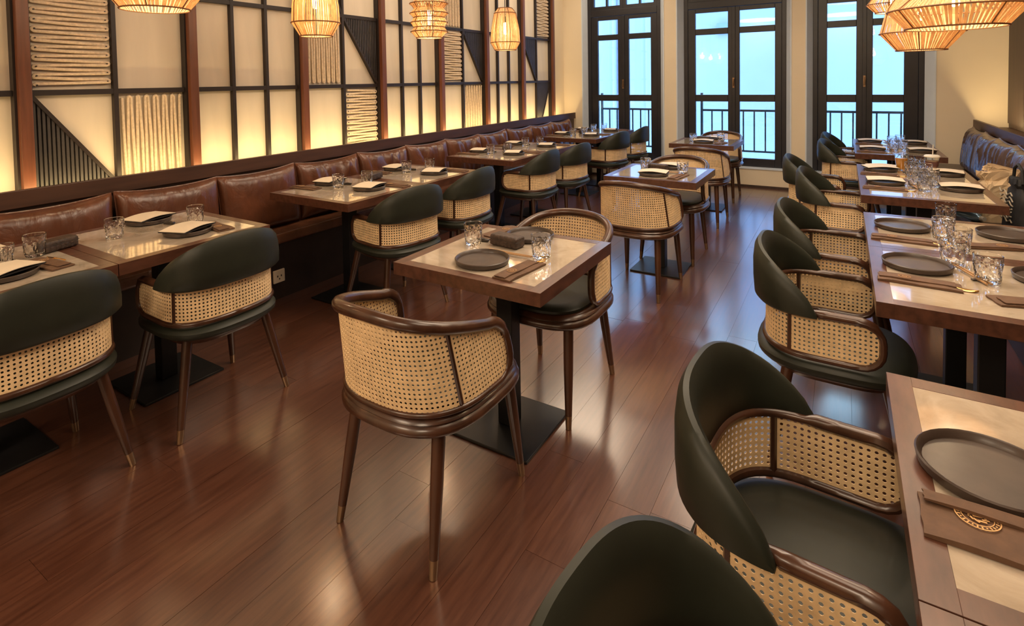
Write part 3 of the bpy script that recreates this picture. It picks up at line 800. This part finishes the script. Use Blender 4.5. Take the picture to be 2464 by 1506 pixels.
# left tables: a place by the chair (x = -2.78) and one by the bench (x = -3.2)
for k, y in enumerate(LY):
    t = LTN[k]; pair = k % 2
    xa, xb = -2.775, -3.19
    menus = k in (0, 1, 4, 5)
    for side, x, ry in (('chair', xa, .055), ('bench', xb, .07)):
        plate(x, y+ry, 'brown plate on the %s side of the %s' % (side, t))
        menu(x, y+ry, 'cream paper menu lying on the %s side plate of the %s' % (side, t), (PI/2+.35 if side == 'chair' else PI/2+.15)+random.uniform(-.1, .1))
    tumbler(-3.00, y-.175 if k == 1 else (y+.225 if k == 0 else y-.02), 'cut crystal tumbler toward the near end of the %s' % t)
    tumbler(-2.92, y+.175 if k != 0 else y+.09, 'cut crystal tumbler toward the far end of the %s' % t)
    if pair == 0: holder(-3.03, y+.355 if k else 1.02, 'dark woven holder between the %s and the next one' % t, PI/2+.25)
    if k == 0: napkin(-2.80, .905, 'folded brown napkin at the far end of the %s' % t, .15)
    elif k == 1: napkin(-2.75, 1.60, 'folded brown napkin at the far end of the %s' % t, PI-.1)
    else:
        napkin(-2.70, y+.22, 'folded brown napkin by the chair on the %s' % t, .1)
        napkin(-3.20, y-.14, 'folded brown napkin by the bench on the %s' % t, .1)
    spoon(-2.88, y+.245 if k == 0 else y+.20, 'gold spoon beside the napkin on the %s' % t, PI+.2)
    rest(-3.04, y+.10, 'small dark cutlery rest between the two plates of the %s' % t, .4)
# right tables: chair places at x = .24, bench places at x = .62
for k, y in enumerate(RY):
    t = RTN[k]; y_ = y
    plate(.237 if k != 1 else .228, y+(.02, .005, .115, .055, .14, .045, .0, .0)[k], 'brown rimmed plate on the aisle side of the %s' % t)
    plate(.620, y+(.02, .02, .14, .09, .08, .0, .0, .0)[k], 'brown rimmed plate on the bench side of the %s' % t)
    dn = (-.155, -.158, -.082, -.187, -.075, -.175, -.19, -.19)[k]
    if k != 1: napkin(.225, y+dn, 'folded brown napkin in front of the aisle plate of the %s' % t, -.06)
    spoon(.350, y+dn-.01, 'gold spoon poking out of the aisle napkin of the %s' % t, -.05)
    if k < 4: napkin(.52, y+dn+.05 if k != 2 else y-.13, 'folded brown napkin by the bench plate of the %s' % t, PI+.3)
    sticks(.385, y+(.1, .06, .10, .03, .10, .07, .1, .1)[k], 'wooden chopsticks right of the aisle plate of the %s' % t, -1.2 if k < 4 else -1.4)
for (x, y, lab) in ((.43, 1.42, 'cut crystal tumbler at the far end of the second right table'), (.43, .80, 'cut crystal tumbler on the first right table'),
                    (.425, 3.41, 'cut crystal tumbler farthest back on the fourth right table'), (.375, 3.07, 'cut crystal tumbler in the middle of the fourth right table'),
                    (.405, 2.89, 'cut crystal tumbler nearest the camera on the fourth right table'), (.43, 2.51, 'large cut crystal tumbler on the third right table'),
                    (.355, 2.67, 'cut crystal tumbler by the plate at the far end of the third right table'),
                    (.43, 5.28, 'crystal tumbler of the sixth right table, back left of the cluster'), (.50, 5.24, 'crystal tumbler of the sixth right table, back right of the cluster'),
                    (.415, 4.90, 'crystal tumbler of the sixth right table, front left of the cluster'), (.49, 4.86, 'crystal tumbler of the sixth right table, front right of the cluster'),
                    (.42, 4.60, 'crystal tumbler of the fifth right table, back left of the cluster'), (.50, 4.62, 'crystal tumbler of the fifth right table, back right of the cluster'),
                    (.395, 4.44, 'crystal tumbler of the fifth right table, middle left of the cluster'), (.485, 4.46, 'crystal tumbler of the fifth right table, middle right of the cluster'),
                    (.43, 4.28, 'crystal tumbler of the fifth right table, nearest of the cluster'),
                    (.41, 6.44, 'crystal tumbler on the left of the seventh right table'), (.48, 6.50, 'crystal tumbler on the right of the seventh right table'),
                    (.42, 6.90, 'crystal tumbler on the left of the eighth right table'), (.50, 7.05, 'crystal tumbler on the right of the eighth right table')):
    tumbler(x, y, lab)
for (x, y, lab, rz) in ((.237, 4.465, 'pale menu on the aisle plate of the fifth right table', .05), (.237, 5.06, 'open pale menu on the aisle plate of the sixth right table', .3),
                        (.62, 4.405, 'brown menu on the bench plate of the fifth right table', 0), (.62, 5.015, 'pale menu on the bench plate of the sixth right table', -.1),
                        (.237, 6.405, 'pale menu on the aisle plate of the seventh right table', 0), (.62, 6.405, 'pale menu on the bench plate of the seventh right table', .1),
                        (.237, 7.095, 'pale menu on the aisle plate of the eighth right table', .1), (.62, 7.095, 'pale menu on the bench plate of the eighth right table', 0)):
    menu(x, y, lab, rz)
menu(.26, 5.28, 'pale open menu leaf at the far end of the sixth right table', .1, ZT_)
# large emblem napkin of the second right table is the folded napkin nearest the lens: a wider cloth over it
o = thing('napkin_wrap', (.262, 1.115, ZT_), -.02)
part('wide_cloth', napkin_sheet(.30, .105, .010), 'napkin', o, smooth=True)
part('emblem', emblem(.030), 'emblem_gold', o, loc=(-.075, .026, .0096))
part('top_fold', napkin_sheet(.292, .026, .006), 'napkin', o, smooth=True, loc=(.002, .039, .0098))
tag(o, 'wide brown napkin with round gold emblem on the second right table', 'napkin')

# takeaway drinks
def drink(name, loc, body, liquid, lid, straw, label):
    o = thing(name, loc)
    part('cup', MB().lathe([(0, .001), (.029, 0), (.030, .003), (.046, .115), (.0475, .118), (.0455, .118), (.0288, .005), (0, .004)], 28), 'plastic', o, smooth=True)
    part('drink', MB().lathe([(0, .006), (.0275, .0062), (.0405, .092), (0, .092)], 28), liquid, o, smooth=True)
    if body: part('cup_label', MB().lathe([(.0375, .045), (.0425, .08)], 28).lathe([(.0372, .045), (.0421, .08)], 28), body, o, smooth=True)
    if lid: part('lid', MB().lathe([(.049, .114), (.050, .119), (.047, .124), (.040, .128), (0, .128)], 28), 'lid', o, smooth=True)
    if straw: part('straw', MB().tube([(0, 0, .02), (.004, 0, .128), (.006, 0, .205)], .0035, 8), 'lid', o, smooth=True)
    return tag(o, label, 'drink')
drink('juice_cup', (.375, 5.15, ZT_), None, 'juice', False, False, 'clear tapered cup of orange drink on the sixth right table')
drink('takeaway_cup', (.555, 5.12, ZT_), 'cup_label', 'coffee', True, True, 'lidded takeaway cup with straw and brown label on the sixth right table')

# crumpled paper bag, black tote and small bottle on the right bench
def crumple(w, d, h, seed, amp):
    rnd = random.Random(seed); R = []; N = 28
    for j in range(13):
        t = j/12; ring = []
        pin = 1-.25*t**2 if j < 11 else 1.05
        for k in range(N):
            a = 2*PI*k/N; c, s = math.cos(a), math.sin(a)
            x = w/2*math.copysign(abs(c)**.5, c)*pin; y = d/2*math.copysign(abs(s)**.5, s)*(pin if j < 10 else .35+.2*rnd.random())
            q = 1+rnd.uniform(-amp, amp)*(.3+t); ring.append((x*q+.02*t*t, y*q, h*t+rnd.uniform(-.008, .012)*(j > 0)))
        R.append(ring)
    return MB().rings(R)
o = thing('paper_bag', (.885, 5.02, .455), .3)
part('bag_body', crumple(.21, .15, .34, 3, .10), 'bag', o)
part('rolled_top', crumple(.19, .05, .05, 9, .16), 'bag', o, loc=(.025, 0, .325), rot=(0, .25, 0))
tag(o, 'crumpled kraft paper bag on the right bench beside the sixth right table', 'bag')
o = thing('tote_bag', (.955, 4.60, .455), .05)
part('bag_body', crumple(.16, .36, .36, 6, .04), 'tote', o, smooth=True)
pr = MB()
for k in range(7):
    z = .10+k*.028; pr.tube([(-.083-.004*math.sin(k), -.10+.25*q/8, z+.012*math.sin(q*1.7+k)) for q in range(9)], .004, 6)
part('printed_pattern', pr, 'tote_print', o)
part('handle', MB().tube([(-.03, -.09, .34), (-.03, -.07, .42), (-.03, 0, .45), (-.03, .07, .42), (-.03, .09, .34)], .009, 8), 'tote', o, smooth=True)
tag(o, 'black cloth tote bag with grey print on the right bench', 'bag')
o = thing('water_bottle', (.755, 4.95, .485), -.9)
part('body', MB().tube([(-.09, 0, 0), (-.085, 0, 0), (.05, 0, 0), (.07, 0, 0)], [.02, .03, .03, .014], 16), 'steel', o, smooth=True)
part('cap', MB().tube([(.07, 0, 0), (.095, 0, 0)], .016, 14), 'lid', o, smooth=True)
tag(o, 'small pale blue bottle lying on the right bench between tables', 'bottle')

# ------------------------------------------------------------------ pendant lamps
def pendant(loc, prof, ringz, n, sw, label, group, power, bulb_z, cord_to=H, frame=6):
    """prof: (radius, z) from bottom to top, z relative to the lamp's lowest rim"""
    o = thing('pendant_lamp', loc); mb = MB(); rnd = random.Random(int(abs(loc[1])*100))
    for k in range(n):
        a = 2*PI*(k+rnd.uniform(-.22, .22))/n; R = []
        w = sw*rnd.uniform(.75, 1.1); tw = rnd.uniform(-.03, .03)
        c, s = math.cos(a), math.sin(a)
        for i, (r, z) in enumerate(prof):
            b = a+tw*i/len(prof); c, s = math.cos(b), math.sin(b); ww = w*max(.35, r/max(p[0] for p in prof))
            R.append([(r*c-ww*s*q, r*s+ww*c*q, z) for q in (-1, 1)]+[((r-.004)*c-ww*s*q, (r-.004)*s+ww*c*q, z) for q in (1, -1)])
        mb.rings(R)
    part('rattan_strands', mb, 'rattan', o, kind='stuff')
    for r, z in ringz:
        part('hoop', MB().tube([((r+.002)*math.cos(2*PI*q/36), (r+.002)*math.sin(2*PI*q/36), z) for q in range(36)], .0042, 6, closed=True), 'rattan_dark', o, smooth=True)
    for k in range(frame):
        a = 2*PI*(k+.35)/frame
        part('rib', MB().tube([((r+.004)*math.cos(a), (r+.004)*math.sin(a), z) for r, z in prof], .003, 5), 'rattan_dark', o, smooth=True)
    top = prof[-1][1]
    part('cord', MB().tube([(0, 0, bulb_z+.13), (0, 0, cord_to-loc[2]-.02)], .0035, 6), 'black', o)
    part('ceiling_cup', MB().lathe([(0, 0), (.05, 0), (.05, .02), (0, .02)], 20, c=(0, 0, cord_to-loc[2]-.0205)), 'black', o, smooth=True)
    sk = part('socket', MB().lathe([(.016, .075), (.02, .08), (.02, .13), (.008, .14)], 16, c=(0, 0, bulb_z)), 'black', o, smooth=True)
    part('bulb', MB().lathe([(0, -.045), (.012, -.043), (.017, -.03), (.018, .03), (.013, .065), (.012, .08)], 16, c=(0, 0, bulb_z)), 'bulb', o, smooth=True)
    l = bpy.data.lights.new('pendant_glow', 'POINT'); l.energy = power*1.7; l.color = (1, .74, .46); l.shadow_soft_size = .045
    lo = bpy.data.objects.new('pendant_glow', l); COL.objects.link(lo); lo.parent = o; lo.location = (0, 0, bulb_z-.03)
    return tag(o, label, 'lamp', group)
GL, GR = 'rattan pendants over the left tables', 'rattan pendants over the right tables'
pendant((-2.9, 1.42, 1.865), [(.150, 0), (.205, .07), (.19, .16), (.11, .26)], [(.150, 0), (.205, .07), (.11, .26)], 70, .0050, 'rattan pendant cut off by the top edge, leftmost over the left bench tables', GL, 5, .13)
pendant((-2.9, .32, 1.83), [(.100, 0), (.150, .085), (.145, .20), (.120, .34), (.06, .42)], [(.100, 0), (.150, .085), (.06, .42)], 60, .0050, 'rattan pendant added for light just left of the view above the first left table', GL, 6, .22)  # unseen lamp added to continue the row and warm the nearby cane
pendant((-2.9, 2.40, 1.790), [(.100, 0), (.150, .085), (.145, .20), (.120, .34), (.06, .42)], [(.100, 0), (.150, .085), (.06, .42)], 60, .0050, 'lantern shaped rattan pendant with glowing bulb, second over the left tables', GL, 5, .22)
pendant((-2.9, 3.55, 1.845), [(.105, 0), (.150, .05), (.125, .085), (.150, .125), (.125, .165), (.155, .20), (.12, .24), (.155, .28), (.08, .33)], [(.105, 0), (.150, .05), (.125, .085), (.150, .125), (.125, .165), (.155, .20), (.155, .28)], 64, .0045, 'ribbed barrel shaped rattan pendant, third over the left tables', GL, 5, .15)
pendant((-2.9, 4.75, 1.790), [(.105, 0), (.147, .075), (.140, .20), (.108, .37), (.07, .42)], [(.105, 0), (.147, .075), (.108, .37), (.07, .42)], 60, .0050, 'narrow rattan pendant with visible cord, farthest over the left tables', GL, 5, .20)
pendant((.43, 3.25, 1.690), [(.185, 0), (.255, .085), (.12, .20)], [(.185, 0), (.255, .085), (.12, .20)], 78, .0062, 'wide flat rattan pendant, largest at the top right corner', GR, 5, .14, frame=4)
pendant((.43, 2.05, 1.90), [(.185, 0), (.255, .085), (.12, .20)], [(.185, 0), (.255, .085), (.12, .20)], 78, .0062, 'wide flat rattan pendant mirrored in the nearest right table tops', GR, 5, .14, frame=4)
pendant((.43, 4.55, 1.636), [(.135, 0), (.228, .115), (.19, .28), (.10, .42)], [(.135, 0), (.228, .115), (.10, .42)], 84, .0058, 'deep bowl shaped rattan pendant hanging behind the wide flat one', GR, 4, .24)
pendant((.36, 6.10, 2.035), [(.12, 0), (.19, .075), (.10, .2)], [(.12, 0), (.19, .075), (.10, .2)], 64, .005, 'small rattan pendant barely seen at the top edge before the right window', GR, 3, .12)
